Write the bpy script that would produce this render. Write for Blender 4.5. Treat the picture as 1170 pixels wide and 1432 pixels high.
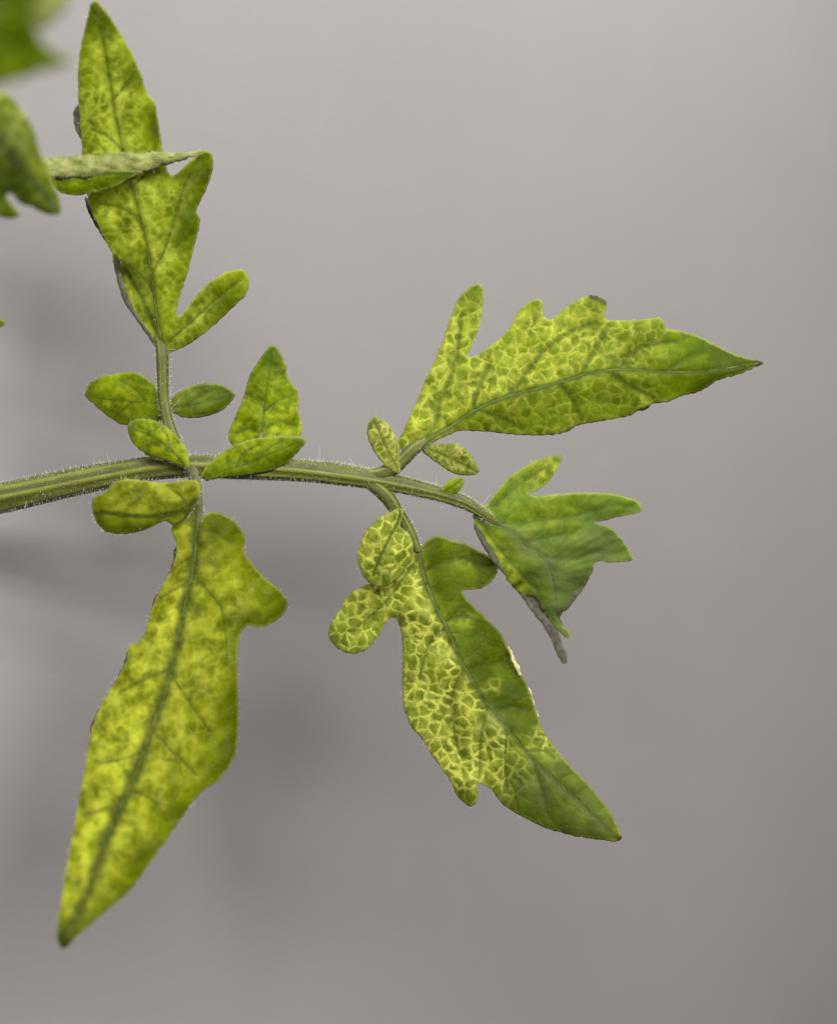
import bpy, math, random
import numpy as np
from mathutils import Vector
from mathutils.geometry import delaunay_2d_cdt

# ------------------------------------------------------------------ scene, camera, light
S = 0.0001            # metres per traced unit: the leaf is about 11 cm long
DIST = 0.25           # lens to the plane of the leaf stalk
ZC = 1.0              # height of the lens
scene = bpy.context.scene
C = scene.collection
for o in list(bpy.data.objects):
    bpy.data.objects.remove(o)

cam_d = bpy.data.cameras.new('camera')
cam = bpy.data.objects.new('camera', cam_d)
C.objects.link(cam)
cam.location = (0, -DIST, ZC)
cam.rotation_euler = (math.pi / 2, 0, 0)
cam_d.sensor_fit = 'VERTICAL'
cam_d.sensor_height = 24
cam_d.lens = 24 * DIST / (1432 * S)
cam_d.clip_start = 0.01
cam_d.clip_end = 20
cam_d.dof.use_dof = True
cam_d.dof.focus_distance = DIST - 0.001
cam_d.dof.aperture_fstop = cam_d.lens / 5.5
scene.camera = cam

world = bpy.data.worlds.new('World')
scene.world = world
world.use_nodes = True
bg = world.node_tree.nodes['Background']
bg.inputs[0].default_value = (1.0, 0.89, 0.82, 1)
bg.inputs[1].default_value = 0.06


def lamp(name, loc, target, size, power, color, height=None):
    d = bpy.data.lights.new(name, 'AREA')
    d.shape = 'DISK'
    d.size = size
    if height:
        d.shape = 'RECTANGLE'
        d.size_y = height
    d.energy = power
    d.color = color
    o = bpy.data.objects.new(name, d)
    C.objects.link(o)
    o.location = loc
    o.rotation_euler = (Vector(target) - Vector(loc)).to_track_quat('-Z', 'Y').to_euler()
    return o


lamp('key_lamp', (0.17, -0.62, ZC + 0.28), (0, 0, ZC), 0.66, 10.7, (1.0, 0.965, 0.935), 0.18)
lamp('top_lamp', (-0.06, -0.09, ZC + 0.46), (-0.01, 0.0, ZC), 0.09, 1.1, (0.92, 0.965, 1.0))
lamp('added_back_lamp', (0.22, 0.04, ZC + 0.27), (0, 0, ZC), 0.10, 1.0, (1.0, 0.96, 0.90))  # unseen lamp added behind the leaf for blade glow and hair rims

vs = scene.view_settings
vs.view_transform = 'Standard'
vs.look = 'None'
vs.exposure = 0
vs.gamma = 1
vs.use_curve_mapping = False
scene.render.engine = 'CYCLES'
scene.cycles.max_bounces = 12
scene.cycles.diffuse_bounces = 6
scene.cycles.transmission_bounces = 8

# ------------------------------------------------------------------ helpers


def P(x, y, h):
    """traced coordinates (right, down, towards the lens) to metres"""
    x = np.asarray(x, float); y = np.asarray(y, float); h = np.asarray(h, float) * np.ones_like(x)
    f = (DIST / S - h) / (DIST / S)
    return np.stack([(x - 585) * S * f, -h * S, ZC - (y - 716) * S * f], -1)


def catmull(pts, step, closed=True):
    p = np.array(pts, float)
    n = len(p)
    out = []
    rng = range(n) if closed else range(n - 1)
    for i in rng:
        if closed:
            a, b, c, d = p[(i - 1) % n], p[i], p[(i + 1) % n], p[(i + 2) % n]
        else:
            a, b, c, d = p[max(i - 1, 0)], p[i], p[i + 1], p[min(i + 2, n - 1)]
        L = np.linalg.norm(c - b)
        k = max(1, int(round(L / step)))
        la = max(np.linalg.norm(b - a), 1e-6); lc = max(np.linalg.norm(d - c), 1e-6)
        m1 = (c - a) / (la + L) * L
        m2 = (d - b) / (lc + L) * L
        for j in range(k):
            t = j / k
            out.append((2 * t**3 - 3 * t**2 + 1) * b + (t**3 - 2 * t**2 + t) * m1 + (-2 * t**3 + 3 * t**2) * c + (t**3 - t**2) * m2)
    if not closed:
        out.append(p[-1])
    return np.array(out)


def polydist(pts, line, closed=False):
    """distance, signed side, fraction along the line"""
    line = np.asarray(line, float)
    if closed:
        line = np.vstack([line, line[:1]])
    a, b = line[:-1], line[1:]
    ab = b - a
    L = np.maximum(np.linalg.norm(ab, axis=1), 1e-9)
    cum = np.concatenate([[0], np.cumsum(L)])
    best = np.full(len(pts), 1e9); side = np.zeros(len(pts)); frac = np.zeros(len(pts))
    for i in range(len(a)):
        t = np.clip(((pts - a[i]) @ ab[i]) / (L[i] ** 2), 0, 1)
        q = a[i] + t[:, None] * ab[i]
        dv = pts - q
        d = np.hypot(dv[:, 0], dv[:, 1])
        m = d < best
        best[m] = d[m]
        side[m] = np.sign(ab[i][0] * dv[m, 1] - ab[i][1] * dv[m, 0])
        frac[m] = (cum[i] + t[m] * L[i]) / cum[-1]
    return best, side, frac


def inside(pts, poly):
    x, y = pts[:, 0], pts[:, 1]
    r = np.zeros(len(pts), bool)
    n = len(poly)
    for i in range(n):
        x1, y1 = poly[i]; x2, y2 = poly[(i + 1) % n]
        if y1 == y2:
            continue
        c = ((y1 > y) != (y2 > y)) & (x < (x2 - x1) * (y - y1) / (y2 - y1) + x1)
        r ^= c
    return r


def sstep(a, b, x):
    t = np.clip((x - a) / (b - a), 0, 1)
    return t * t * (3 - 2 * t)


class Waves:
    """smooth random field"""
    def __init__(self, seed, wl, n=7):
        r = random.Random(seed)
        self.w = []
        for _ in range(n):
            a = r.uniform(0, math.tau); k = math.tau / (wl * r.uniform(0.6, 1.6))
            self.w.append((math.cos(a) * k, math.sin(a) * k, r.uniform(0, math.tau)))

    def __call__(self, p):
        s = 0
        for kx, ky, ph in self.w:
            s = s + np.sin(p[:, 0] * kx + p[:, 1] * ky + ph)
        return s / math.sqrt(len(self.w))


def link(name, me, mat, parent):
    o = bpy.data.objects.new(name, me)
    C.objects.link(o)
    for m in (mat if isinstance(mat, (list, tuple)) else [mat]):
        me.materials.append(m)
    me.polygons.foreach_set('use_smooth', [True] * len(me.polygons))
    if parent is not None:
        o.parent = parent
    return o


def mesh(name, verts, faces, origin, attrs=None):
    me = bpy.data.meshes.new(name)
    v = np.asarray(verts) - np.asarray(origin)
    me.from_pydata([tuple(q) for q in v], [], faces)
    me.update()
    for k, val in (attrs or {}).items():
        a = me.attributes.new(k, 'FLOAT', 'POINT')
        a.data.foreach_set('value', np.asarray(val, np.float32))
    return me

# ------------------------------------------------------------------ materials


class NT:
    def __init__(self, name):
        self.m = bpy.data.materials.new(name)
        self.m.use_nodes = True
        self.t = self.m.node_tree
        self.t.nodes.clear()

    def n(self, kind, **kw):
        x = self.t.nodes.new(kind)
        for k, v in kw.items():
            if k.startswith('i_'):
                x.inputs[int(k[2:]) if k[2:].isdigit() else k[2:]].default_value = v
            else:
                setattr(x, k, v)
        return x

    def l(self, a, b):
        self.t.links.new(a, b)

    def val(self, x, sock):
        if isinstance(x, (int, float)):
            sock.default_value = x
        elif isinstance(x, tuple):
            sock.default_value = (*x, 1)
        else:
            self.l(x, sock)

    def math(self, op, a, b=0.0, clamp=False):
        x = self.n('ShaderNodeMath', operation=op, use_clamp=clamp)
        self.val(a, x.inputs[0]); self.val(b, x.inputs[1])
        return x.outputs[0]

    def mix(self, f, a, b):
        x = self.n('ShaderNodeMix', data_type='RGBA')
        self.val(f, x.inputs[0]); self.val(a, x.inputs[6]); self.val(b, x.inputs[7])
        return x.outputs[2]

    def ramp(self, x, a, b, lo=0.0, hi=1.0):
        r = self.n('ShaderNodeMapRange', interpolation_type='SMOOTHSTEP')
        self.val(x, r.inputs[0])
        r.inputs[1].default_value = a; r.inputs[2].default_value = b
        r.inputs[3].default_value = lo; r.inputs[4].default_value = hi
        return r.outputs[0]

    def attr(self, name):
        return self.n('ShaderNodeAttribute', attribute_name=name).outputs['Fac']

    def uv(self):
        c = self.n('ShaderNodeCombineXYZ')
        self.l(self.attr('fx'), c.inputs[0]); self.l(self.attr('fy'), c.inputs[1]); self.l(self.attr('fz'), c.inputs[2])
        return c.outputs[0]

    def noise(self, vec, scale, detail=3.0, rough=0.5, out='Fac'):
        x = self.n('ShaderNodeTexNoise')
        self.l(vec, x.inputs['Vector'])
        x.inputs['Scale'].default_value = scale
        x.inputs['Detail'].default_value = detail
        x.inputs['Roughness'].default_value = rough
        return x.outputs[out]

    def finish(self, col, trans_col, trans, rough, bump=None, bump_s=0.3, bump_d=0.0002, spec=0.35, sheen=0.0):
        p = self.n('ShaderNodeBsdfPrincipled')
        self.val(col, p.inputs['Base Color'])
        self.val(rough, p.inputs['Roughness'])
        p.inputs['Specular IOR Level'].default_value = spec
        p.inputs['Sheen Weight'].default_value = sheen
        p.inputs['Sheen Roughness'].default_value = 0.5
        nrm = None
        if bump is not None:
            b = self.n('ShaderNodeBump')
            b.inputs['Strength'].default_value = bump_s
            b.inputs['Distance'].default_value = bump_d
            self.l(bump, b.inputs['Height'])
            nrm = b.outputs[0]
            self.l(nrm, p.inputs['Normal'])
        out = self.n('ShaderNodeOutputMaterial')
        if trans > 0:
            t = self.n('ShaderNodeBsdfTranslucent')
            self.val(trans_col, t.inputs['Color'])
            if nrm:
                self.l(nrm, t.inputs['Normal'])
            mx = self.n('ShaderNodeMixShader')
            mx.inputs[0].default_value = trans
            self.l(p.outputs[0], mx.inputs[1]); self.l(t.outputs[0], mx.inputs[2])
            self.l(mx.outputs[0], out.inputs[0])
        else:
            self.l(p.outputs[0], out.inputs[0])
        return self.m


def leaf_material(name, green, deep, yellow, cell=15.0, net=1.0, mottle=0.5, width=0.13, trans=0.55, soft=1.0, bump=0.16, ribw=2.0, ribcol=None, rnd=0.35, warp=(4.5, 19), mots=15.0, motd=4.0, latw=1.0):
    """upper leaf skin: green islands in a yellowed net, healthy green and painted shade where the attribute yel is low"""
    g = NT(name)
    uv = g.uv()
    n1 = g.noise(uv, 1 / 17.0, 3.0, 0.6, 'Color')
    n2 = g.noise(uv, 1 / 5.0, 2.0, 0.5, 'Color')
    vw = g.n('ShaderNodeVectorMath', operation='MULTIPLY_ADD')
    g.l(n2, vw.inputs[0]); vw.inputs[1].default_value = (warp[0], warp[0], 0); g.l(uv, vw.inputs[2])
    vm = g.n('ShaderNodeVectorMath', operation='MULTIPLY_ADD')
    g.l(n1, vm.inputs[0]); vm.inputs[1].default_value = (warp[1], warp[1], 0); g.l(vw.outputs[0], vm.inputs[2])
    vo = g.n('ShaderNodeTexVoronoi', feature='DISTANCE_TO_EDGE', voronoi_dimensions='2D')
    vo.inputs['Scale'].default_value = 1 / cell
    g.l(vm.outputs[0], vo.inputs['Vector'])
    vo2 = g.n('ShaderNodeTexVoronoi', feature='DISTANCE_TO_EDGE', voronoi_dimensions='2D')
    vo2.inputs['Scale'].default_value = 1 / (cell * 0.47)
    g.l(vm.outputs[0], vo2.inputs['Vector'])
    vc = g.n('ShaderNodeTexVoronoi', feature='F1', voronoi_dimensions='2D')
    vc.inputs['Scale'].default_value = 1 / cell
    g.l(vm.outputs[0], vc.inputs['Vector'])
    cellv = g.n('ShaderNodeSeparateColor'); g.l(vc.outputs['Color'], cellv.inputs[0])
    big = g.noise(uv, 1 / 45.0, 2.0)
    mid = g.noise(uv, 1 / mots, motd, 0.58)
    fine = g.noise(uv, 1 / 4.0, 3.0, 0.6)
    yraw = g.attr('yel')
    yel = g.math('MAXIMUM', yraw, 0.0)
    dark = g.math('MULTIPLY', yraw, -1.0, True)  # darker green, also painted as shade on blade halves turned from the light
    dmid = g.attr('dmid'); dlat = g.attr('dlat'); dedge = g.attr('dedge')
    # the net gets wider where the leaf has yellowed most
    wid = g.math('MULTIPLY', g.math('ADD', g.math('MULTIPLY', big, 1.5), 0.15), width)
    line = g.math('SUBTRACT', 1.0, g.math('DIVIDE', vo.outputs['Distance'], wid), True)
    line = g.math('MAXIMUM', line, g.ramp(vc.outputs['Distance'], 0.42, 0.68, 0.0, rnd))
    line = g.math('MULTIPLY', g.ramp(line, 0.0, 1.0), g.ramp(g.noise(uv, 1 / 11.0, 3.0, 0.6), 0.30, 0.62, 0.15, 1.0))
    line2 = g.math('SUBTRACT', 1.0, g.math('DIVIDE', vo2.outputs['Distance'], 0.16), True)
    line = g.math('MAXIMUM', line, g.math('MULTIPLY', line2, g.ramp(mid, 0.52, 0.75, 0.0, 0.6)))
    line = g.math('MULTIPLY', line, net)
    mot = g.math('MULTIPLY', g.ramp(mid, 0.40, 0.72), mottle)
    f = g.math('ADD', line, mot, True)
    f = g.math('MULTIPLY', f, yel, True)
    # veins stay green: no yellow right beside the midrib
    f = g.math('MULTIPLY', f, g.ramp(dmid, 2.0, 9.0, 0.1, 1.0))
    basec = g.mix(g.ramp(cellv.outputs[0], 0.1, 0.9, 0.0, 0.55), green, deep)
    basec = g.mix(g.ramp(big, 0.38, 0.62, 0.0, 0.85), basec, tuple(0.8 * c for c in deep))
    warm = tuple(0.55 * a + 0.45 * b for a, b in zip(green, yellow))
    basec = g.mix(g.math('MULTIPLY', yel, g.ramp(mid, 0.3, 0.65, 0.1, 0.7)), basec, warm)
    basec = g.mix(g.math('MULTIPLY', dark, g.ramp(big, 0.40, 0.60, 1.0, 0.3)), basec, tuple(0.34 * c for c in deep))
    col = g.mix(f, basec, yellow)
    # side veins a little darker and greyer, narrow
    band = g.math('MULTIPLY', g.ramp(g.math('ADD', dmid, g.math('MULTIPLY', mid, 6.0)), 3.0, 3.0 + 2.6 * ribw, 0.85, 0.0), g.ramp(g.noise(uv, 1 / 7.0, 3.0), 0.3, 0.6, 0.65, 1.0))
    col = g.mix(band, col, ribcol or tuple(0.62 * c + 0.025 for c in deep))
    col = g.mix(g.ramp(g.math('ADD', dlat, g.math('MULTIPLY', fine, 2.0)), 1.2, 1.6 + 3.0 * latw, 0.62, 0.0), col, tuple(0.75 * c + 0.02 for c in deep))
    col = g.mix(g.ramp(dedge, 0.4, 4.2, 0.55, 0.0), col, tuple(0.5 * a + 0.5 * b for a, b in zip(green, (0.75, 0.72, 0.32))))  # light coming through the rim, painted in as a pale margin
    col = g.mix(g.ramp(fine, 0.52, 0.75, 0.0, 0.22), col, tuple(min(1, 1.5 * c + 0.03) for c in green))
    tc = g.n('ShaderNodeMix', data_type='RGBA', blend_type='MULTIPLY')
    tc.inputs[0].default_value = 1.0
    gry = g.attr('gry')
    col = g.mix(g.math('MULTIPLY', gry, g.ramp(mid, 0.3, 0.7, 0.5, 1.0), True), col, (0.20, 0.24, 0.10))
    brn = g.attr('brn')
    col = g.mix(g.math('MULTIPLY', brn, g.ramp(fine, 0.25, 0.6, 0.6, 1.0), True), col, (0.075, 0.055, 0.035))
    g.l(col, tc.inputs[6]); tc.inputs[7].default_value = (1.55, 1.5, 0.6, 1)
    hgt = g.math('ADD', g.math('MULTIPLY', g.ramp(vo.outputs['Distance'], 0.0, 0.35), 1.0), g.math('MULTIPLY', mid, 0.8))
    hgt = g.math('ADD', hgt, g.math('MULTIPLY', fine, 0.35))
    rough = g.ramp(fine, 0.3, 0.7, 0.42, 0.62)
    return g.finish(col, tc.outputs[2], trans, rough, hgt, bump, 0.0002, 0.14, 0.0)


def plain_material(name, c1, c2, scale=1 / 12.0, trans=0.3, rough=0.6, sheen=0.15, spec=0.3):
    g = NT(name)
    uv = g.uv()
    a = g.noise(uv, scale, 4.0, 0.6)
    b = g.noise(uv, scale * 4, 3.0, 0.6)
    col = g.mix(g.ramp(a, 0.35, 0.68), c1, c2)
    col = g.mix(g.ramp(b, 0.5, 0.75, 0.0, 0.3), col, tuple(min(1, c * 1.5 + 0.02) for c in c2))
    return g.finish(col, col, trans, rough, b, 0.4, 0.0002, spec, sheen)


def stalk_material():
    g = NT('stalk_skin')
    uv = g.uv()
    groove = g.attr('groove')
    a = g.noise(uv, 0.06, 4.0, 0.6)
    b = g.noise(uv, 0.3, 3.0, 0.6)
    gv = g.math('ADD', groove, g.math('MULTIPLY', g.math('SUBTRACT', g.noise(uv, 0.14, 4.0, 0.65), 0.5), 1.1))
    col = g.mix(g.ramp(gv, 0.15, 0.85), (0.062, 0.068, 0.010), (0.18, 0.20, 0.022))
    col = g.mix(g.ramp(a, 0.4, 0.7, 0.0, 0.6), col, (0.12, 0.135, 0.016))
    col = g.mix(g.ramp(b, 0.55, 0.8, 0.0, 0.4), col, (0.30, 0.30, 0.12))
    return g.finish(col, (0.3, 0.33, 0.08), 0.12, 0.5, b, 0.35, 0.0002, 0.3, 0.06)


def hair_material():
    g = NT('leaf_hair')
    return g.finish((0.84, 0.84, 0.78), (0.9, 0.9, 0.84), 0.5, 0.35, None, spec=0.6)


def wall_material():
    g = NT('grey_wall_paint')
    tc = g.n('ShaderNodeTexCoord')
    v = tc.outputs['Object']
    a = g.noise(v, 9.0, 4.0, 0.55)
    b = g.noise(v, 60.0, 4.0, 0.6)
    f = g.noise(v, 900.0, 2.0, 0.6)
    col = g.mix(g.ramp(a, 0.35, 0.65), (0.200, 0.192, 0.192), (0.213, 0.204, 0.202))
    col = g.mix(g.ramp(b, 0.52, 0.75, 0.0, 0.22), col, (0.235, 0.223, 0.219))
    h = g.math('ADD', g.math('MULTIPLY', b, 1.0), g.math('MULTIPLY', f, 0.3))
    return g.finish(col, col, 0.0, 0.62, h, 0.25, 0.0006, 0.3)


NETTED = leaf_material('yellow_netted_leaf', (0.22, 0.315, 0.004), (0.105, 0.165, 0.002), (0.68, 0.71, 0.11), 17.5, 0.85, 0.2, 0.23, 0.6, bump=0.25, latw=1.9)
NETBOLD = leaf_material('bold_netted_leaf', (0.18, 0.25, 0.004), (0.095, 0.14, 0.002), (0.76, 0.78, 0.17), 16.0, 1.0, 0.12, 0.235, 0.6, rnd=0.5, warp=(2.6, 15), bump=0.3)
NETSMALL = leaf_material('fine_netted_leaf', (0.16, 0.21, 0.008), (0.09, 0.13, 0.005), (0.58, 0.58, 0.14), 11.0, 0.95, 0.25, 0.27)
MOTTLED = leaf_material('golden_mottled_leaf', (0.255, 0.30, 0.002), (0.135, 0.17, 0.001), (0.64, 0.67, 0.07), 15.0, 0.4, 0.65, 0.3, 0.65, 1.5, 0.18, 6.0, (0.058, 0.078, 0.016), 0.1, (3.0, 18), 26.0, 2.0)
MOTTLED2 = leaf_material('green_mottled_leaf', (0.285, 0.355, 0.004), (0.14, 0.20, 0.002), (0.64, 0.71, 0.10), 15.0, 0.6, 0.6, 0.3, 0.65, 1.5, 0.2, 1.6, (0.11, 0.14, 0.025), 0.2, (3.0, 18), 20.0, 2.5)
GREENISH = leaf_material('olive_green_leaf', (0.19, 0.275, 0.002), (0.10, 0.17, 0.001), (0.54, 0.60, 0.02), 12.0, 0.25, 0.65, 0.2, 0.6, 1.4, 0.2, 1.6)
FRESH = leaf_material('smooth_green_leaf', (0.19, 0.29, 0.012), (0.115, 0.20, 0.02), (0.52, 0.58, 0.05), 14.0, 0.35, 0.6, 0.25, 0.5, 1.4, 0.16, 4.0, (0.21, 0.27, 0.10))
DARKLEAF = leaf_material('dark_green_leaf', (0.115, 0.175, 0.004), (0.06, 0.11, 0.003), (0.40, 0.45, 0.03), 11.0, 0.2, 0.5, 0.2, 0.5, 1.4)
HAZY = leaf_material('pale_olive_leaf', (0.24, 0.28, 0.05), (0.17, 0.21, 0.035), (0.52, 0.53, 0.14), 14.0, 0.2, 0.6, 0.2, 0.5, 1.4)
UNDER = plain_material('leaf_underside', (0.24, 0.29, 0.12), (0.33, 0.37, 0.19), 1 / 14.0, 0.35)
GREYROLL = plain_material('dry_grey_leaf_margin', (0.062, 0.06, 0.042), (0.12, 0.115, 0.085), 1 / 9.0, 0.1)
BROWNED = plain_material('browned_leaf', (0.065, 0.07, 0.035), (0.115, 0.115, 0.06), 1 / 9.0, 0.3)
CREAM = plain_material('cream_leaf_margin', (0.52, 0.50, 0.22), (0.70, 0.66, 0.38), 1 / 7.0, 0.35)
PALEUNDER = plain_material('pale_leaf_underside', (0.20, 0.24, 0.05), (0.36, 0.37, 0.12), 1 / 10.0, 0.3)
VEIN = plain_material('midrib_skin', (0.10, 0.14, 0.022), (0.145, 0.19, 0.036), 1 / 9.0, 0.3, 0.65, 0.0, 0.12)
DARKVEIN = plain_material('dark_midrib_skin', (0.07, 0.10, 0.016), (0.10, 0.135, 0.024), 1 / 9.0, 0.2, 0.75, 0.0, 0.08)
STALK = stalk_material()
DARKSTALK = plain_material('dark_stalk_skin', (0.05, 0.055, 0.018), (0.10, 0.11, 0.035), 1 / 8.0, 0.1, 0.6, 0.1, 0.2)
HAIR = hair_material()

# ------------------------------------------------------------------ the setting


def build_wall():
    me = bpy.data.meshes.new('wall')
    w, h, t = 1.6, 1.3, 0.03
    v = [(-w, 0, -h), (w, 0, -h), (w, 0, h), (-w, 0, h), (-w, t, -h), (w, t, -h), (w, t, h), (-w, t, h)]
    f = [(0, 1, 2, 3), (5, 4, 7, 6), (4, 0, 3, 7), (1, 5, 6, 2), (3, 2, 6, 7), (4, 5, 1, 0)]
    me.from_pydata(v, [], f)
    me.materials.append(wall_material())
    o = bpy.data.objects.new('wall', me)
    C.objects.link(o)
    o.location = (0, 0.085, ZC)
    o.rotation_euler = (0, 0, math.radians(45))
    o['kind'] = 'structure'
    o['label'] = 'plain matt grey wall out of focus behind the leaf'


build_wall()

# ------------------------------------------------------------------ leaf builders


def make_hairs(name, bases, dirs, lens, rads, parent, origin, seed=0):
    r = random.Random(seed)
    V = []; F = []
    for b, d, L, rad in zip(bases, dirs, lens, rads):
        d = Vector(d).normalized()
        u = d.orthogonal().normalized(); w = d.cross(u)
        side = Vector((r.uniform(-1, 1), r.uniform(-1, 1), r.uniform(-1, 1))) * (0.16 * L)
        k = len(V)
        b = Vector(b)
        for q, (s, rr) in enumerate(((0, 1.0), (0.55, 0.8))):
            c = b + d * (L * s) + side * (s * s)
            for j in range(3):
                a = j * math.tau / 3
                V.append(c + (u * math.cos(a) + w * math.sin(a)) * (rad * rr))
        V.append(b + d * L + side)
        for j in range(3):
            j2 = (j + 1) % 3
            F.append((k + j, k + j2, k + 3 + j2, k + 3 + j))
            F.append((k + 3 + j, k + 3 + j2, k + 6))
    if not V:
        return None
    me = mesh(name, np.array([tuple(v) for v in V]), F, origin)
    o = link(name, me, HAIR, parent)
    o['kind'] = 'stuff'
    return o


def tube(name, pts, radii, hs, mat, parent, origin, ridges=0, seg=10, step=4.0, flat=1.0, ridge_amp=0.06, cap=True):
    """tapered ridged stalk along traced points; radii and hs per point"""
    n = len(pts)
    data = np.column_stack([np.array(pts, float), np.array(radii, float), np.array(hs, float)])
    # smooth all four channels together
    d = catmull(data, step, closed=False)
    xyz = P(d[:, 0], d[:, 1], d[:, 3])
    m = len(d)
    tan = np.gradient(xyz, axis=0)
    tan /= np.linalg.norm(tan, axis=1)[:, None]
    view = np.array([0, -1, 0.0])
    V = []; F = []; gro = []; fx = []; fy = []; fz = []
    arc = np.concatenate([[0], np.cumsum(np.linalg.norm(np.diff(xyz, axis=0), axis=1))]) / S
    nrm = []
    for i in range(m):
        b = np.cross(tan[i], view); b /= np.linalg.norm(b)
        c = np.cross(b, tan[i])
        for j in range(seg):
            a = j * math.tau / seg
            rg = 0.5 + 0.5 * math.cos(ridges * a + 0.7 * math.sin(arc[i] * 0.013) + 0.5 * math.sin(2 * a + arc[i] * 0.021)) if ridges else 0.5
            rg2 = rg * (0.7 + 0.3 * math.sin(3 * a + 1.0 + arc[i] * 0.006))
            rr = d[i, 2] * S * (1 - ridge_amp + 2 * ridge_amp * rg)
            off = b * math.cos(a) * rr + c * math.sin(a) * rr * flat
            V.append(xyz[i] + off)
            gro.append(rg2); fx.append(arc[i] * 0.25); fy.append(math.cos(a) * d[i, 2]); fz.append(math.sin(a) * d[i, 2])
            nrm.append(off / max(np.linalg.norm(off), 1e-9))
    for i in range(m - 1):
        for j in range(seg):
            j2 = (j + 1) % seg
            F.append((i * seg + j, i * seg + j2, (i + 1) * seg + j2, (i + 1) * seg + j))
    if cap:
        F.append(tuple(range(seg))[::-1])
        F.append(tuple((m - 1) * seg + j for j in range(seg)))
    me = mesh(name, V, F, origin, {'groove': gro, 'fx': fx, 'fy': fy, 'fz': fz})
    o = link(name, me, mat, parent)
    return o, np.array(V), np.array(nrm), tan, seg, m


def stalk_hairs(info, parent, origin, short, long_, seed):
    o, V, N, tan, seg, m = info
    r = random.Random(seed)
    B = []; D = []; L = []; R = []
    for k in range(short + long_):
        i = r.randrange(len(V))
        n = N[i]
        if n[1] > 0.55 or (abs(n[1]) > 0.5 and r.random() < 0.8):
            continue
        jit = np.array([r.gauss(0, .35) for _ in range(3)])
        B.append(V[i] + np.array([r.uniform(-2, 2) * S, 0, 0]) - n * 0.3 * S)
        D.append(n + jit)
        if k < short:
            L.append((1.2 + 5.5 * r.random() ** 2.2) * S); R.append(r.uniform(0.17, 0.32) * S)
        else:
            L.append(r.uniform(11, 27) * S); R.append(r.uniform(0.24, 0.36) * S)
    make_hairs('hairs', B, D, L, R, parent, origin, seed)


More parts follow.
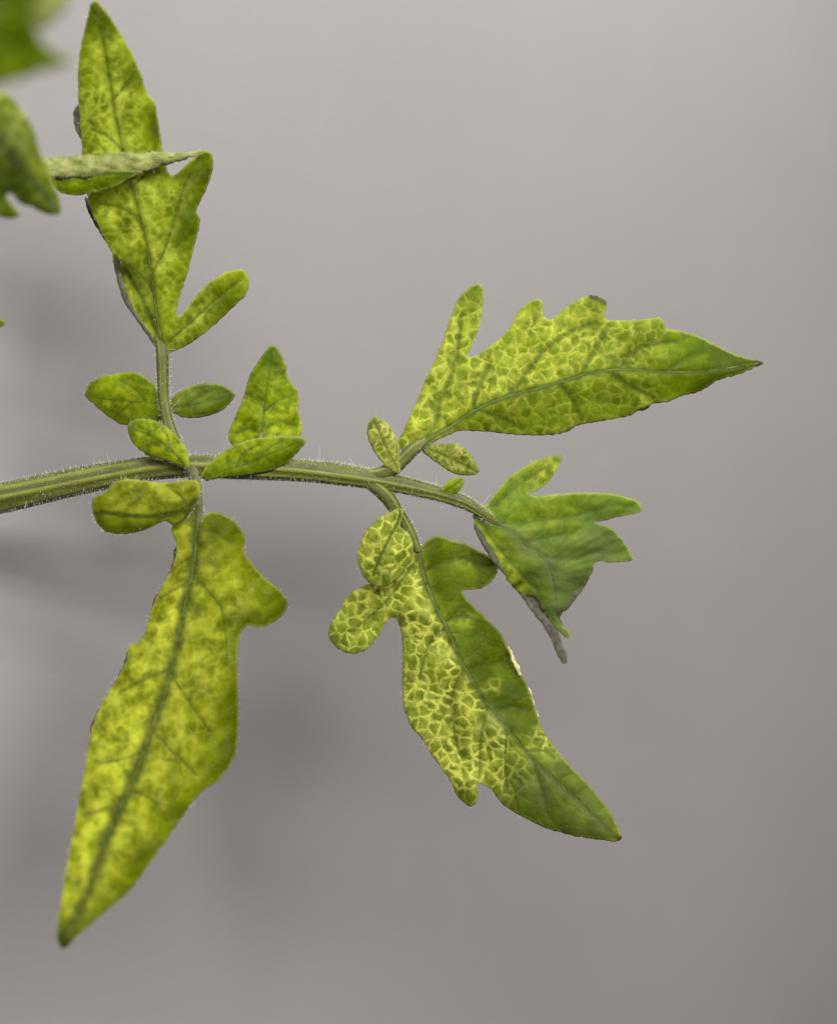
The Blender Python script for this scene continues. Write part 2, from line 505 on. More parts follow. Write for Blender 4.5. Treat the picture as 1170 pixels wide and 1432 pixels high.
class Leaflet:
    def __init__(self, root, origin, outline, midrib=None, laterals=(), mat=NETTED, h0=0.0, slope=0.0, curve=0.0,
                 roof=(0.25, 0.25), roll=6.0, roll_w=14.0, wave=3.0, wl=70.0, pillow=3.0, yel=(1.0, 1.0), tip=(0.8, 1.1),
                 blobs=(), bumps=(), spacing=3.0, seed=1, name='leaflet', label=None, parent=None, rib=(3.5, 1.0), ribmat=VEIN,
                 hairs=60, under=None, serr=0.7, thick=2.2, vein_r=1.3, hair_len=(2, 6), vein_mat=DARKVEIN, rib_up=0.2, brown=(), bandk=1.0, grey=(), edge_green=0.0):
        self.__dict__.update(locals())
        out = catmull(outline, spacing)
        # small irregularities of the margin
        wv = Waves(seed + 5, 11.0); wv2 = Waves(seed + 6, 5.0)
        nx = np.roll(out, -1, 0) - np.roll(out, 1, 0)
        nn = np.stack([nx[:, 1], -nx[:, 0]], 1)
        nn /= np.maximum(np.linalg.norm(nn, axis=1), 1e-6)[:, None]
        out = out + nn * (serr * (wv(out) * 0.7 + wv2(out) * 0.35))[:, None]
        area = 0.5 * np.sum(out[:, 0] * np.roll(out[:, 1], -1) - np.roll(out[:, 0], -1) * out[:, 1])
        self.outn = nn if area > 0 else -nn
        self.out = out
        self.mid = catmull(midrib, 6, False) if midrib is not None else None
        self.lats = [catmull(l, 6, False) for l in laterals]
        self.w1 = Waves(seed, wl); self.w2 = Waves(seed + 1, wl * 0.36)
        lo, hi = out.min(0), out.max(0)
        rr = random.Random(seed)
        g = []
        yy = lo[1]; row = 0
        while yy < hi[1]:
            xx = lo[0] + (row % 2) * spacing * 0.5
            while xx < hi[0]:
                g.append((xx + rr.uniform(-.2, .2) * spacing, yy + rr.uniform(-.2, .2) * spacing))
                xx += spacing
            yy += spacing * 0.866; row += 1
        g = np.array(g)
        g = g[inside(g, out)]
        g = g[polydist(g, out, True)[0] > spacing * 0.55]
        pts = np.vstack([out, g])
        n = len(out)
        res = delaunay_2d_cdt([Vector(p) for p in pts], [(i, (i + 1) % n) for i in range(n)], [], 1, 1e-4)
        v = np.array([tuple(q) for q in res[0]])
        faces = [tuple(f) for f in res[2]]
        fc = v[np.array(faces)].mean(1)
        keep = inside(fc, out)
        faces = [f for f, k in zip(faces, keep) if k]
        h, A = self.height(v, True)
        tri = np.array(faces)
        cr = np.cross(np.c_[v[tri[:, 1]] - v[tri[:, 0]], np.zeros(len(tri))], np.c_[v[tri[:, 2]] - v[tri[:, 0]], np.zeros(len(tri))])[:, 2]
        faces = [f if c < 0 else f[::-1] for f, c in zip(faces, cr)]
        A['fx'] = v[:, 0]; A['fy'] = v[:, 1]; A['fz'] = np.zeros(len(v)) + seed
        me = mesh(name, P(v[:, 0], v[:, 1], h), faces, origin, A)
        o = link(name, me, [mat, under or UNDER], parent or root)
        s = o.modifiers.new('thickness', 'SOLIDIFY')
        s.thickness = thick * S
        s.offset = -1
        s.material_offset = 1
        s.material_offset_rim = 0
        self.obj = o
        if label:
            o['label'] = label
        sub = o if parent is None else parent
        if self.mid is not None and rib:
            self.make_rib('midrib', self.mid, rib[0], rib[1], ribmat, sub, rib_up)
        for q, l in enumerate(self.lats):
            self.make_rib('side_vein', l, vein_r, vein_r * 0.4, vein_mat, sub, 0.0)
        if hairs:
            B = []; D = []; L = []; R = []
            hb = self.height(out)
            for _ in range(int(hairs * 0.4)):
                i = rr.randrange(n)
                B.append(P(out[i, 0], out[i, 1], hb[i]))
                d = np.array([self.outn[i, 0], 0, -self.outn[i, 1]]) + np.array([rr.gauss(0, .5), rr.gauss(-0.2, .6), rr.gauss(0, .5)])
                D.append(d); L.append(rr.uniform(*hair_len) * S); R.append(rr.uniform(.11, .2) * S)
            # a few short hairs standing on the skin
            for _ in range(hairs // 6):
                i = rr.randrange(len(v))
                B.append(P(v[i, 0], v[i, 1], h[i]))
                D.append((rr.gauss(0, .5), -1, rr.gauss(0, .5))); L.append(rr.uniform(2, 5) * S); R.append(rr.uniform(.11, .2) * S)
            make_hairs('margin_hairs', B, D, L, R, sub, origin, seed)

    def make_rib(self, name, line, r0, r1, mat, parent, up):
        h = self.height(line)
        n = len(line)
        t = np.linspace(0, 1, n)
        rad = r0 + (r1 - r0) * t ** 0.8
        k = np.linspace(0, n - 1, max(4, n // 2)).astype(int)
        tube(name, line[k], rad[k], (h + rad * up - 0.38 * rad)[k], mat, parent, self.origin, seg=7, step=5.0, flat=0.55)

    def height(self, p, full=False):
        p = np.asarray(p, float)
        de, _, _ = polydist(p, self.out, True)
        ins = inside(p, self.out)
        de = np.where(ins, de, 0)
        h = np.full(len(p), float(self.h0))
        if self.mid is not None:
            dm, sd, t = polydist(p, self.mid)
            h += self.slope * t + self.curve * t * t
            soft = np.sqrt(dm * dm + 16) - 4
            rf = np.where(sd < 0, self.roof[0], self.roof[1])
            h -= rf * soft
        else:
            dm = np.full(len(p), 50.0); sd = np.ones(len(p)); t = np.full(len(p), 0.5)
        dl = np.full(len(p), 60.0)
        for l in self.lats:
            dl = np.minimum(dl, polydist(p, l)[0])
        dv = np.minimum(dl, dm)
        h += 1.9 * self.pillow * (1 - np.exp(-dv / 12.0))
        h += self.wave * (self.w1(p) * 0.8 + self.w2(p) * 0.28)
        u = np.clip(1 - de / self.roll_w, 0, 1)
        h -= 0.5 * self.roll * u * u
        for bx, by, br, ba in self.bumps:
            h += ba * np.exp(-((p[:, 0] - bx) ** 2 + (p[:, 1] - by) ** 2) / (br * br))
        if not full:
            return h
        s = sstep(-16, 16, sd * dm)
        y = self.yel[0] * (1 - s) + self.yel[1] * s  # tone per side of the midrib, painted shade included
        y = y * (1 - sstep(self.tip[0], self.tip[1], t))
        for bx, by, br, ba in self.blobs:
            y = y + ba * np.exp(-((p[:, 0] - bx) ** 2 + (p[:, 1] - by) ** 2) / (br * br))
        y = y - self.edge_green * (1 - sstep(0, 34, de))
        gr = np.zeros(len(p))
        for bx, by, br, ba in self.grey:
            gr = np.maximum(gr, ba * np.exp(-((p[:, 0] - bx) ** 2 + (p[:, 1] - by) ** 2) / (br * br)))
        b = np.zeros(len(p))
        for bx, by, br in self.brown:
            b = np.maximum(b, 1 - sstep(0.45, 1.0, np.hypot(p[:, 0] - bx, p[:, 1] - by) / br))
        return h, {'dmid': dm * self.bandk, 'dlat': dl, 'dedge': de, 'yel': np.clip(y, -1, 1.2), 'brn': b, 'gry': gr}


def root_empty(name, base, label, cat):
    o = bpy.data.objects.new(name, None)
    C.objects.link(o)
    o.empty_display_size = 0.01
    o.location = tuple(base)
    o['label'] = label
    o['category'] = cat
    return o


def patch(root, origin, outline, mat, h0, name, parent, seed, **kw):
    a = dict(mat=mat, h0=h0, roll=3.0, wave=1.5, wl=30.0, spacing=2.5, seed=seed, name=name, parent=parent, hairs=0, under=mat, serr=0.6, thick=1.0)
    a.update(kw)
    return Leaflet(root, origin, outline, **a)

# ------------------------------------------------------------------ the yellowing leaf


org = P(-60, 706, 0)
leaf = root_empty('tomato_leaf', org, 'yellow-netted compound tomato leaf on a hairy green stalk before the grey wall', 'leaf')

# stalk and its branches
rach = tube('rachis', [(-60, 706), (0, 697), (60, 684), (120, 671), (200, 657), (262, 652), (350, 655), (420, 658), (480, 664), (540, 674), (600, 687), (650, 703), (668, 714), (690, 728), (712, 743)],
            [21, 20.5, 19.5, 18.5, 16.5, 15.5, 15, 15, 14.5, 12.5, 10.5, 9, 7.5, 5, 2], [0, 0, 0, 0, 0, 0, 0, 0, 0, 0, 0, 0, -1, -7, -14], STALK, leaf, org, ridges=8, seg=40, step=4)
rach[0]['label'] = 'ridged olive green main stalk edged with white hairs'
stalk_hairs(rach, rach[0], org, 11000, 60, 11)


def petiolule(pts, rad, hs, seed, n, mat=STALK):
    i = tube('petiolule', pts, rad, hs, mat, leaf, org, ridges=6, seg=24, step=3)
    stalk_hairs(i, i[0], org, n, max(2, n // 120), seed)
    return i


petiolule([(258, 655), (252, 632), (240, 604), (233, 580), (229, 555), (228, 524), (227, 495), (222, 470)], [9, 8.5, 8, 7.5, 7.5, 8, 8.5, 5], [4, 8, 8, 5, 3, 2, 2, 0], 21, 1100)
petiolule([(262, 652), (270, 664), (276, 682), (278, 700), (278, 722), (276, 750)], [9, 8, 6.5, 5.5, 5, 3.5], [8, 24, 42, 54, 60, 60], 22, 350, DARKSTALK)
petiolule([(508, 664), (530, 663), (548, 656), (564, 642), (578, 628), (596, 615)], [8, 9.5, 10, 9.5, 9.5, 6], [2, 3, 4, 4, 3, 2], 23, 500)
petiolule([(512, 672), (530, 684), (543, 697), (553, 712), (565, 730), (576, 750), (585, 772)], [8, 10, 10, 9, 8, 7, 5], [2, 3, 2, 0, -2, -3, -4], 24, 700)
petiolule([(350, 655), (356, 640), (362, 622), (366, 605)], [7, 6, 5, 3.5], [-3, -5, -6, -7], 25, 60)

# upright leaflet over the stalk fork
T = Leaflet(leaf, org, [(237, 494), (262, 483), (291, 462), (327, 429), (345, 410), (348, 390), (340, 378), (320, 379), (294, 394), (272, 416), (256, 438), (247, 441),
                        (250, 421), (262, 384), (272, 345), (280, 307), (275, 297), (281, 281), (288, 266), (298, 236), (296, 215), (287, 211), (273, 219), (253, 237), (241, 246), (235, 240), (232, 229),
                        (228, 208), (222, 171), (216, 141), (207, 132), (198, 106), (185, 75), (164, 38), (147, 14), (133, 0), (126, 10), (120, 34), (113, 68), (109, 103), (110, 137), (113, 178), (116, 219),
                        (120, 262), (129, 296), (145, 331), (161, 358), (183, 372), (203, 392), (215, 415), (219, 450), (223, 489), (230, 497)],
            [(229, 494), (222, 455), (216, 415), (210, 370), (203, 330), (190, 280), (178, 235), (168, 190), (160, 150), (154, 110), (147, 70), (136, 14)],
            [[(212, 385), (232, 345), (246, 300), (262, 250), (280, 222)], [(201, 320), (190, 305), (170, 290), (140, 285)], [(186, 262), (205, 240), (217, 205), (216, 165)],
             [(172, 210), (150, 190), (128, 180)], [(158, 140), (180, 115), (190, 98)], [(235, 478), (262, 455), (300, 420), (335, 392)]],
            mat=MOTTLED2, h0=0, slope=150, curve=20, roof=(0.30, 0.42), roll=9, roll_w=16, wave=3.0, wl=60, yel=(0.95, 0.8), tip=(0.86, 1.02),
            blobs=[(290, 245, 32, -1.2), (222, 180, 24, -1.4), (270, 320, 30, -0.9), (195, 110, 18, -1.0), (320, 425, 25, -0.9), (150, 150, 45, 0.3), (140, 15, 25, -0.8)], edge_green=0.35, vein_r=0.8, seed=31, rib=(2.6, 0.7), ribmat=VEIN, hairs=200,
            label='mottled yellow-green upright leaflet with a finger-like side lobe')
patch(leaf, org, [(158, 356), (170, 362), (190, 374), (210, 395), (222, 425), (226, 460), (230, 494), (222, 492), (210, 475), (190, 446), (174, 423), (166, 400), (160, 374)], MOTTLED2, -9, 'lobe', T.obj, 32,
      midrib=[(228, 490), (205, 430), (175, 375)], rib=None, roof=(0.2, 0.5), yel=(0.7, 0.7), hairs=40, under=UNDER)
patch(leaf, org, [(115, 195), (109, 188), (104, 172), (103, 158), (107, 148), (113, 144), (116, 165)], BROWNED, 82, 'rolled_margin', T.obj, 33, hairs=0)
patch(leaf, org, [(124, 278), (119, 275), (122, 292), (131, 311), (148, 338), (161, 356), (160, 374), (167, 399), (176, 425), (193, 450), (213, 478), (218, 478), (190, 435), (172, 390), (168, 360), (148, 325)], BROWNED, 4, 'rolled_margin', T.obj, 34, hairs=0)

# paired small leaflets at the fork
Leaflet(leaf, org, [(119, 552), (125, 537), (138, 528), (164, 522), (190, 521), (207, 530), (220, 543), (224, 556), (234, 563), (233, 577), (224, 590), (210, 590), (194, 589), (176, 595), (155, 585), (135, 569)],
        [(233, 565), (205, 563), (170, 560), (140, 557), (121, 553)], [[(205, 563), (190, 545), (170, 532)], [(185, 562), (170, 575), (160, 583)]], mat=GREENISH, h0=-8, slope=-20, curve=-14, roof=(0.40, 0.22),
        roll=9, roll_w=14, wave=2, wl=50, yel=(0.5, 0.65), tip=(0.7, 1.1), blobs=[(155, 545, 20, 0.3)], seed=41, bandk=2.4, rib=(1.6, 0.5), ribmat=DARKVEIN, hairs=110, label='rounded green leaflet left of the upright branch')
Leaflet(leaf, org, [(236, 570), (239, 559), (255, 545), (278, 537), (301, 536), (317, 541), (329, 553), (320, 566), (307, 576), (281, 584), (259, 584), (243, 578)],
        [(236, 569), (260, 568), (290, 561), (326, 553)], [[(262, 567), (280, 552), (300, 545)]], mat=DARKLEAF, h0=-4, slope=-30, roof=(0.3, 0.45), roll=8, roll_w=12, wave=2, wl=40, yel=(0.35, 0.2), tip=(0.5, 1.0), seed=42, bandk=2.4, rib=(1.4, 0.5), ribmat=DARKVEIN,
        hairs=80, label='small dark green oval leaflet right of the upright branch')
Leaflet(leaf, org, [(179, 600), (181, 590), (197, 586), (220, 589), (239, 602), (255, 618), (264, 637), (263, 654), (252, 651), (229, 643), (210, 639), (194, 628), (183, 615)],
        [(258, 650), (240, 630), (215, 612), (182, 598)], [[(236, 627), (235, 612), (228, 600)]], mat=GREENISH, h0=40, slope=10, curve=-10, roof=(0.3, 0.5), roll=10, roll_w=13, wave=2, wl=36, yel=(0.95, 0.85), seed=43, bandk=2.4, rib=(1.2, .4), hairs=150,
        label='small yellow-green oval leaflet lying over the stalk fork')
Leaflet(leaf, org, [(382, 482), (369, 494), (350, 524), (340, 556), (328, 585), (320, 605), (322, 619), (330, 630), (350, 640), (385, 636), (412, 622), (421, 607), (423, 595), (418, 579), (418, 556), (416, 545), (411, 540), (403, 527), (400, 511), (393, 494)],
        [(357, 640), (365, 610), (370, 570), (375, 530), (381, 488)], [[(366, 606), (345, 600), (330, 606)], [(370, 575), (390, 560), (410, 552)], [(370, 570), (355, 555), (345, 552)], [(366, 604), (390, 590), (415, 595)]],
        mat=GREENISH, h0=-12, slope=-30, roof=(0.3, 0.3), roll=7, roll_w=12, wave=2.4, wl=42, yel=(0.6, 0.7), tip=(0.5, 1.05), blobs=[(400, 600, 25, .3)], seed=44, bandk=2.4, rib=(2.2, 0.7), ribmat=DARKVEIN, hairs=80, label='bright green triangular leaflet rising above the stalk')
Leaflet(leaf, org, [(281, 668), (283, 660), (301, 641), (324, 624), (350, 615), (379, 611), (405, 610), (421, 611), (428, 616), (418, 631), (402, 647), (382, 657), (359, 662), (333, 666), (307, 669), (288, 672)],
        [(284, 667), (310, 659), (340, 650), (379, 634), (424, 616)], [[(330, 653), (340, 635), (360, 622)], [(360, 643), (378, 625), (395, 617)]], mat=GREENISH, h0=24, slope=6, roof=(0.15, 0.75), roll=4, roll_w=10, wave=1.6, wl=40,
        yel=(0.75, 0.15), tip=(0.7, 1.0), seed=45, bandk=2.4, rib=(1.2, .4), ribmat=DARKVEIN, hairs=90, label='folded green leaflet lying along the top of the stalk')

# long hanging leaflet
Dl = Leaflet(leaf, org, [(282, 727), (287, 719), (302, 716), (318, 722), (333, 733), (342, 750), (342, 770), (350, 784), (366, 804), (386, 821), (400, 835), (402, 849), (389, 866), (366, 877), (347, 875), (339, 881), (334, 897),
                         (332, 931), (334, 992), (331, 1048), (321, 1072), (306, 1091), (281, 1109), (257, 1140), (232, 1177), (208, 1210), (183, 1244), (155, 1269), (131, 1290), (103, 1315), (91, 1326), (82, 1321), (80, 1300),
                         (85, 1263), (94, 1207), (103, 1161), (112, 1109), (120, 1066), (126, 1029), (140, 989), (165, 946), (177, 922), (181, 903), (194, 897), (203, 885), (211, 854), (220, 832), (234, 806), (245, 781), (247, 761), (240, 740), (250, 722), (268, 712), (277, 712)],
             [(277, 712), (275, 753), (270, 798), (259, 843), (251, 883), (242, 930), (220, 998), (201, 1051), (177, 1112), (155, 1158), (128, 1235), (95, 1310)],
             [[(271, 809), (242, 826), (223, 837)], [(270, 778), (256, 785), (249, 790)], [(271, 805), (296, 832), (310, 852), (316, 888), (318, 922)], [(236, 937), (198, 952), (168, 968)], [(200, 1051), (168, 1063), (134, 1066)],
              [(240, 945), (272, 992), (294, 1023)], [(213, 1020), (235, 1045), (257, 1066), (275, 1084)], [(172, 1122), (150, 1130), (118, 1140)], [(180, 1105), (215, 1120), (235, 1150)], [(275, 740), (300, 745), (325, 760)]],
             mat=MOTTLED, h0=60, slope=150, curve=170, roof=(0.50, 0.22), roll=9, roll_w=20, wave=4.5, wl=90, pillow=4.5, yel=(0.6, 1.0), tip=(0.93, 1.0), blobs=[(385, 855, 40, -0.8), (318, 740, 36, -0.9), (335, 1000, 32, -1.0), (325, 1070, 40, -0.9), (255, 1145, 30, -0.8), (200, 1220, 25, -0.6), (90, 1310, 18, -0.8)],
             edge_green=0.35, seed=51, rib=(3.0, 1.4), ribmat=DARKVEIN, hairs=420, vein_r=1.2, label='long hanging yellow leaflet with a dark midrib and one pointed side lobe', rib_up=0.1)
patch(leaf, org, [(279, 677), (270, 671), (248, 673), (225, 675), (203, 672), (175, 670), (158, 677), (148, 687), (131, 697), (129, 711), (134, 727), (146, 742), (169, 747), (197, 743), (214, 736), (231, 729), (246, 735), (262, 722), (277, 700)], MOTTLED, 95, 'lobe', Dl.obj, 52, bandk=2.4,
      midrib=[(277, 700), (250, 716), (215, 722), (180, 721), (140, 716)], laterals=[[(262, 710), (255, 695), (240, 685)]], rib=(1.2, .5), ribmat=DARKVEIN, roof=(0.75, 0.05), yel=(0.25, 0.6), hairs=260, under=UNDER, roll=12, roll_w=14, wave=2.5, wl=50, slope=-5, hair_len=(3, 9))
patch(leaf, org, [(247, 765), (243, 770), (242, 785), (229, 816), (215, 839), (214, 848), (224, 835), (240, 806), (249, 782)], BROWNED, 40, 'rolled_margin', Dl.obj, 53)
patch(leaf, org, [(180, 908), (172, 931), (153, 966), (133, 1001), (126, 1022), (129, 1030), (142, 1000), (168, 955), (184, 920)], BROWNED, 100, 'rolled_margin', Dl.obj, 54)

# toothed leaflet with the pointed tip
R = Leaflet(leaf, org, [(556, 622), (558, 614), (567, 595), (583, 559), (595, 531), (608, 503), (621, 470), (631, 439), (644, 413), (659, 400), (670, 397), (676, 406), (675, 431), (670, 459), (659, 485), (654, 499), (665, 497), (683, 485),
                        (700, 472), (716, 452), (726, 434), (739, 422), (752, 418), (759, 423), (759, 440), (770, 447), (784, 435), (804, 421), (823, 413), (836, 415), (848, 424), (846, 445), (869, 448), (895, 447), (921, 444), (928, 450),
                        (932, 459), (950, 462), (976, 470), (1002, 483), (1028, 495), (1051, 502), (1067, 508), (1057, 513), (1035, 523), (1005, 531), (992, 539), (976, 548), (953, 554), (934, 562), (911, 565), (905, 572), (892, 575), (879, 582),
                        (856, 586), (830, 591), (807, 595), (794, 603), (775, 608), (749, 609), (719, 608), (685, 604), (659, 603), (644, 602), (629, 608), (613, 615), (600, 622), (580, 630), (565, 632)],
            [(572, 630), (595, 616), (624, 600), (659, 577), (690, 562), (732, 548), (765, 540), (797, 530), (830, 521), (869, 517), (927, 520), (992, 518), (1060, 508)],
            [[(596, 614), (606, 598), (616, 559), (631, 523), (639, 490), (645, 440)], [(708, 556), (732, 526), (755, 497), (781, 474), (807, 460), (830, 452)], [(810, 526), (828, 496), (843, 468), (850, 455)],
             [(862, 517), (892, 487), (914, 481), (947, 477)], [(780, 535), (800, 560), (812, 585)], [(850, 518), (880, 540), (912, 556)], [(668, 573), (700, 585), (730, 600)], [(660, 576), (668, 545), (685, 510)], [(930, 520), (960, 500), (985, 492)]],
            mat=NETTED, h0=-2, slope=10, curve=-30, roof=(0.20, 0.55), roll=5, roll_w=12, wave=3.0, wl=90, pillow=3.5, yel=(0.95, 0.55), tip=(0.45, 0.95),
            blobs=[(1030, 508, 75, -0.65), (745, 425, 16, -0.8), (665, 405, 26, -0.9), (838, 418, 16, -0.8), (905, 563, 18, 0.7), (700, 590, 60, -0.1), (590, 600, 40, .2)], brown=[(1066, 508, 17), (846, 420, 9), (836, 414, 10), (828, 413, 8), (905, 573, 9), (898, 575, 8), (800, 603, 8)], seed=61, rib=(4.0, 1.2), ribmat=VEIN, hairs=150, spacing=2.8, thick=2.0,
            label='wide toothed leaflet with a yellow net of veins and dark pointed tip')
Leaflet(leaf, org, [(558, 662), (547, 658), (534, 647), (521, 629), (513, 606), (516, 589), (526, 583), (539, 590), (550, 603), (557, 618), (559, 636)], [(557, 658), (540, 625), (523, 588)], [], mat=NETSMALL, h0=16, slope=-6, roof=(0.35, 0.1), roll=6, roll_w=9,
        wave=1.5, wl=30, yel=(1, 1.1), seed=65, bandk=2.4, rib=(1.0, .4), hairs=60, label='tiny upright netted oval leaflet at the base of the toothed leaflet')
Leaflet(leaf, org, [(585, 621), (603, 621), (624, 620), (639, 621), (654, 631), (667, 649), (670, 660), (659, 665), (634, 662), (613, 649), (595, 636)], [(587, 623), (620, 636), (668, 660)], [], mat=NETSMALL, h0=-4, slope=2, roof=(0.1, 0.3), roll=6, roll_w=9,
        wave=1.5, wl=30, yel=(.8, .7), seed=66, bandk=2.4, rib=(1.0, .4), hairs=60, label='tiny netted oval leaflet hanging under the toothed leaflet')
Leaflet(leaf, org, [(616, 687), (624, 675), (636, 668), (646, 668), (649, 677), (640, 688), (629, 693)], [(619, 688), (633, 680), (646, 670)], [], mat=GREENISH, h0=10, roof=(0.2, 0.3), roll=4, roll_w=7, wave=1, wl=25, yel=(.6, .5), seed=67, bandk=2.4, rib=(.8, .3),
        hairs=30, spacing=2.5, label='smallest green leaflet sitting on the stalk')

# terminal leaflet
E = Leaflet(leaf, org, [(660, 716), (665, 709), (679, 706), (693, 689), (709, 669), (729, 655), (750, 643), (775, 637), (785, 636), (783, 648), (775, 662), (764, 676), (750, 686), (738, 689), (749, 693), (775, 691), (808, 689), (841, 689), (863, 692), (884, 698), (894, 704),
                        (897, 713), (890, 718), (868, 722), (841, 729), (833, 731), (852, 737), (868, 752), (879, 769), (884, 782), (874, 786), (852, 786), (833, 786), (828, 796), (819, 815), (802, 837), (789, 853), (782, 864), (786, 874), (797, 886), (797, 894), (786, 888),
                        (772, 873), (759, 853), (747, 835), (731, 833), (718, 822), (707, 808), (700, 794), (690, 778), (677, 756), (666, 741), (662, 727)],
            [(661, 715), (690, 728), (718, 747), (742, 766), (762, 784), (772, 804), (776, 834), (782, 868), (794, 889)],
            [[(695, 731), (725, 733), (750, 729), (775, 725), (810, 720), (850, 708), (885, 708)], [(678, 720), (700, 700), (730, 675), (765, 652)], [(755, 778), (785, 782), (812, 780), (840, 772), (870, 775)], [(735, 760), (770, 750), (805, 745)], [(672, 733), (690, 757), (712, 784), (738, 812), (750, 824)]],
            mat=FRESH, h0=-6, slope=8, curve=-110, roof=(0.16, 0.42), roll=4, roll_w=12, wave=2.8, wl=60, pillow=4, yel=(0.45, 0.35), tip=(0.3, 0.8), blobs=[(680, 755, 12, 0.9), (696, 780, 13, 1.0), (712, 805, 14, 1.0), (733, 824, 13, 1.0), (765, 660, 22, 0.8), (860, 755, 45, -.35), (860, 705, 40, -.35), (720, 690, 30, -0.2)], grey=[(735, 762, 26, .55), (785, 800, 40, .85), (840, 765, 36, .6), (780, 850, 25, .8)], seed=71, rib=(5.5, 1.8), ribmat=VEIN, hairs=110, vein_mat=VEIN,
            bumps=[(815, 825, 28, -18), (890, 710, 40, 10)], rib_up=0.0, label='forked green leaflet ending the stalk, its tip curled under')
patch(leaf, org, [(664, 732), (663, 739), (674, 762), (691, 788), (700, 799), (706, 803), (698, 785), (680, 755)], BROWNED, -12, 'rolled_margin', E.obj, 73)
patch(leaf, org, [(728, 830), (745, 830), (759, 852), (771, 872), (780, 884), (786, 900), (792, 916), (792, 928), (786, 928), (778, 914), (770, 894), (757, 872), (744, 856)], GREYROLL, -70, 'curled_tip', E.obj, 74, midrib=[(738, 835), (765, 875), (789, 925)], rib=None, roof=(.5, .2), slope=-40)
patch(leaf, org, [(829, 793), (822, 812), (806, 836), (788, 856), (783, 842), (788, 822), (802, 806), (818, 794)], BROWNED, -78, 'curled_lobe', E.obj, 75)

# drooping leaflet with bright net
B = Leaflet(leaf, org, [(586, 769), (593, 759), (604, 751), (618, 750), (631, 756), (648, 759), (656, 763), (672, 772), (689, 781), (696, 792), (694, 803), (683, 817), (667, 824), (647, 826), (650, 834), (659, 844), (678, 863), (697, 882), (711, 906), (722, 930), (729, 943),
                        (738, 960), (746, 983), (752, 1002), (762, 1026), (780, 1051), (795, 1069), (817, 1091), (838, 1115), (854, 1137), (866, 1162), (869, 1172), (863, 1177), (835, 1174), (802, 1169), (768, 1160), (737, 1146), (712, 1132), (700, 1122), (688, 1106), (675, 1097),
                        (667, 1097), (669, 1109), (666, 1122), (657, 1128), (638, 1112), (629, 1091), (617, 1075), (602, 1054), (589, 1032), (577, 1020), (566, 995), (563, 974), (562, 943), (563, 921), (562, 893), (558, 874), (552, 864), (545, 865), (538, 874), (528, 891), (514, 907),
                        (497, 914), (481, 912), (467, 902), (459, 888), (461, 874), (473, 855), (484, 836), (497, 825), (516, 816), (540, 806), (560, 796), (572, 780), (580, 768)],
            [(583, 766), (593, 806), (607, 844), (626, 882), (642, 919), (663, 957), (682, 986), (706, 1014), (737, 1054), (786, 1100), (835, 1146), (864, 1174)],
            [[(584, 780), (571, 798), (560, 814), (544, 836), (519, 861), (490, 884)], [(624, 880), (610, 884), (599, 904), (592, 926), (586, 950)], [(650, 935), (642, 945), (631, 980), (635, 1023), (642, 1054)], [(682, 987), (672, 1035), (671, 1080)],
             [(709, 1018), (706, 1060), (708, 1100)], [(592, 800), (620, 785), (650, 782), (680, 795)], [(620, 870), (650, 862), (680, 875)], [(652, 938), (680, 930), (710, 925)], [(690, 996), (715, 990), (740, 995)], [(745, 1060), (755, 1100), (765, 1140)], [(735, 1050), (760, 1050), (775, 1060)]],
            mat=NETBOLD, h0=-4, slope=10, curve=20, roof=(0.55, 0.25), roll=7, roll_w=15, wave=3.5, wl=90, pillow=4, yel=(-0.42, 1.0), tip=(0.55, 0.78),  # shade of the right half is painted in as darker green
            blobs=[(575, 800, 30, 0.3), (672, 1092, 30, 0.5), (757, 1037, 28, 1.1), (648, 872, 28, 0.7), (692, 960, 20, 0.8), (645, 785, 45, 0.6), (800, 1120, 60, -0.2), (480, 885, 30, -0.35), (655, 1115, 20, -0.6)], brown=[(868, 1175, 9)], grey=[(760, 1100, 45, .5), (815, 1140, 45, .5), (690, 1010, 22, .5)], seed=81, rib=(3.0, 1.0), ribmat=VEIN, hairs=230, spacing=2.8, thick=2.0,
            label='drooping leaflet, half bright yellow net and half dark green, with lobed base')
patch(leaf, org, [(562, 711), (549, 714), (530, 724), (514, 740), (503, 759), (499, 776), (502, 792), (508, 806), (518, 816), (536, 820), (556, 808), (570, 788), (576, 774), (577, 759), (571, 746), (560, 736), (563, 720)], NETBOLD, 18, 'lobe', B.obj, 82, bandk=2.4,
      midrib=[(560, 714), (556, 732), (549, 743), (538, 765), (529, 785), (522, 805)], rib=(1.3, .6), ribmat=DARKVEIN, roof=(0.1, 0.3), yel=(1.0, 0.95), tip=(0.8, 1.2), hairs=60, under=UNDER, roll=6, roll_w=12, wave=2, wl=50, slope=-4, blobs=[(535, 800, 20, -0.3)])
patch(leaf, org, [(710, 905), (716, 912), (720, 923), (726, 934), (729, 944), (724, 944), (720, 933), (714, 921)], CREAM, -19, 'rolled_margin', B.obj, 83, serr=1.3)
patch(leaf, org, [(738, 960), (744, 972), (747, 985), (752, 999), (753, 1006), (747, 1005), (744, 995), (741, 982), (738, 970)], CREAM, -21, 'rolled_margin', B.obj, 84, serr=1.3)

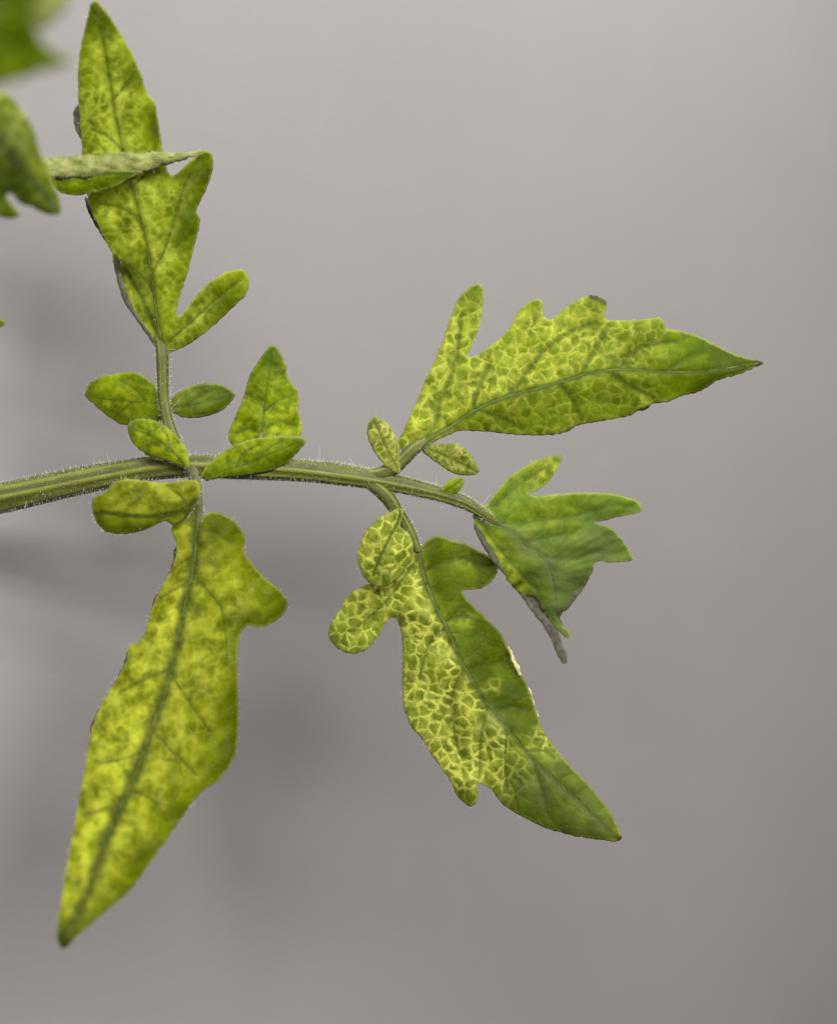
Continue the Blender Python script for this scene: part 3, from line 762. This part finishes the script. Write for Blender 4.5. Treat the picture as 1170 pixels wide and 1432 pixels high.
# ------------------------------------------------------------------ the nearer leaf at the upper corner
org2 = P(-120, 225, 320)
leaf2 = root_empty('tomato_leaf', org2, 'olive green leaf hanging in front of the upright leaflet of the yellowing leaf', 'leaf')
i2 = tube('rachis', [(-120, 225), (-60, 220), (-20, 222), (10, 230), (40, 238)], [18, 15, 12, 8, 4], [330, 290, 240, 180, 128], STALK, leaf2, org2, ridges=7, seg=28, step=4)
stalk_hairs(i2, i2[0], org2, 900, 14, 91)
i3 = tube('petiolule', [(-80, 220), (-75, 170), (-60, 120), (-40, 80), (-20, 50)], [12, 10, 9, 8, 5], [310, 450, 620, 800, 930], STALK, leaf2, org2, ridges=6, seg=20, step=4)
Leaflet(leaf2, org2, [(-90, -70), (46, -70), (56, -20), (50, 30), (60, 58), (78, 72), (102, 84), (84, 94), (58, 100), (32, 110), (0, 118), (-40, 116), (-80, 60)], [(-60, 80), (-20, 40), (10, 0), (25, -60)], [[(-25, 45), (30, 65), (85, 84)]], mat=GREENISH, h0=950, slope=30,
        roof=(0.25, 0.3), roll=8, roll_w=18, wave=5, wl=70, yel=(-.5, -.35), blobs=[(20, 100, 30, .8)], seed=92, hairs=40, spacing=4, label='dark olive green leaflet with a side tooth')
Leaflet(leaf2, org2, [(40, -60), (108, -60), (104, -15), (95, 8), (80, 26), (62, 40), (50, 32), (46, 10)], [(52, 34), (75, 0), (85, -50)], [], mat=PALEUNDER, h0=900, slope=10, roof=(.3, .3), wave=3, yel=(.3, .3), seed=93, hairs=20, spacing=4, under=PALEUNDER, ribmat=PALEUNDER,
        label='leaflet turned to show its pale brownish underside')
Leaflet(leaf2, org2, [(-40, 118), (0, 127), (15, 134), (28, 150), (40, 167), (50, 187), (57, 214), (65, 230), (75, 255), (85, 284), (86, 296), (78, 301), (60, 297), (40, 288), (28, 284), (18, 272), (9, 271), (12, 280), (24, 294), (28, 302), (15, 306), (0, 303), (-40, 296)],
        [(-30, 180), (0, 200), (30, 232), (60, 270), (82, 296)], [[(-5, 200), (15, 180), (25, 155)], [(20, 222), (10, 250), (0, 285)]], mat=FRESH, h0=560, slope=-190, roof=(.3, .12), roll=8, roll_w=18, wave=4, wl=60, yel=(.9, .3), grey=[(15, 190, 50, .6)], seed=94, hairs=70, spacing=4, ribmat=DARKVEIN,
        label='pale olive lobed leaflet hanging down')
n1 = Leaflet(leaf2, org2, [(22, 240), (40, 224), (74, 220), (110, 217), (150, 215), (200, 213), (250, 213), (282, 211), (270, 220), (235, 231), (215, 238), (190, 245), (160, 249), (120, 249), (80, 249), (45, 248)], [(30, 240), (70, 237), (120, 232), (180, 227), (240, 219), (278, 213)], [], mat=PALEUNDER, h0=128, slope=-34,
        roof=(.55, .8), roll=5, roll_w=9, wave=3.2, wl=38, yel=(.4, .4), serr=1.6, seed=95, bandk=2.4, hairs=160, under=PALEUNDER, rib=(1.5, .6), ribmat=PALEUNDER, label='narrow folded leaflet seen edge-on, grey-green underside up')
patch(leaf2, org2, [(74, 240), (120, 238), (170, 238), (198, 240), (185, 248), (160, 261), (130, 270), (105, 273), (85, 269), (75, 258)], GREENISH, 108, 'lower_half', n1.obj, 96, roof=(0, .6), midrib=[(76, 246), (120, 243), (190, 243)], rib=None, yel=(.2, .3), hairs=30)
Leaflet(leaf2, org2, [(-70, 430), (-40, 425), (-10, 440), (4, 447), (8, 452), (3, 458), (-12, 460), (-45, 470), (-75, 460)], [(-75, 446), (-30, 448), (6, 452)], [], mat=GREENISH, h0=60, roof=(.3, .3), yel=(.4, .4), seed=97, bandk=2.4, hairs=20, spacing=4, label='green leaflet of which only the tip shows')
tube('petiolule', [(-110, 226), (-105, 300), (-95, 380), (-72, 446)], [9, 8, 7, 4], [320, 230, 140, 62], STALK, leaf2, org2, ridges=6, seg=16, step=5)
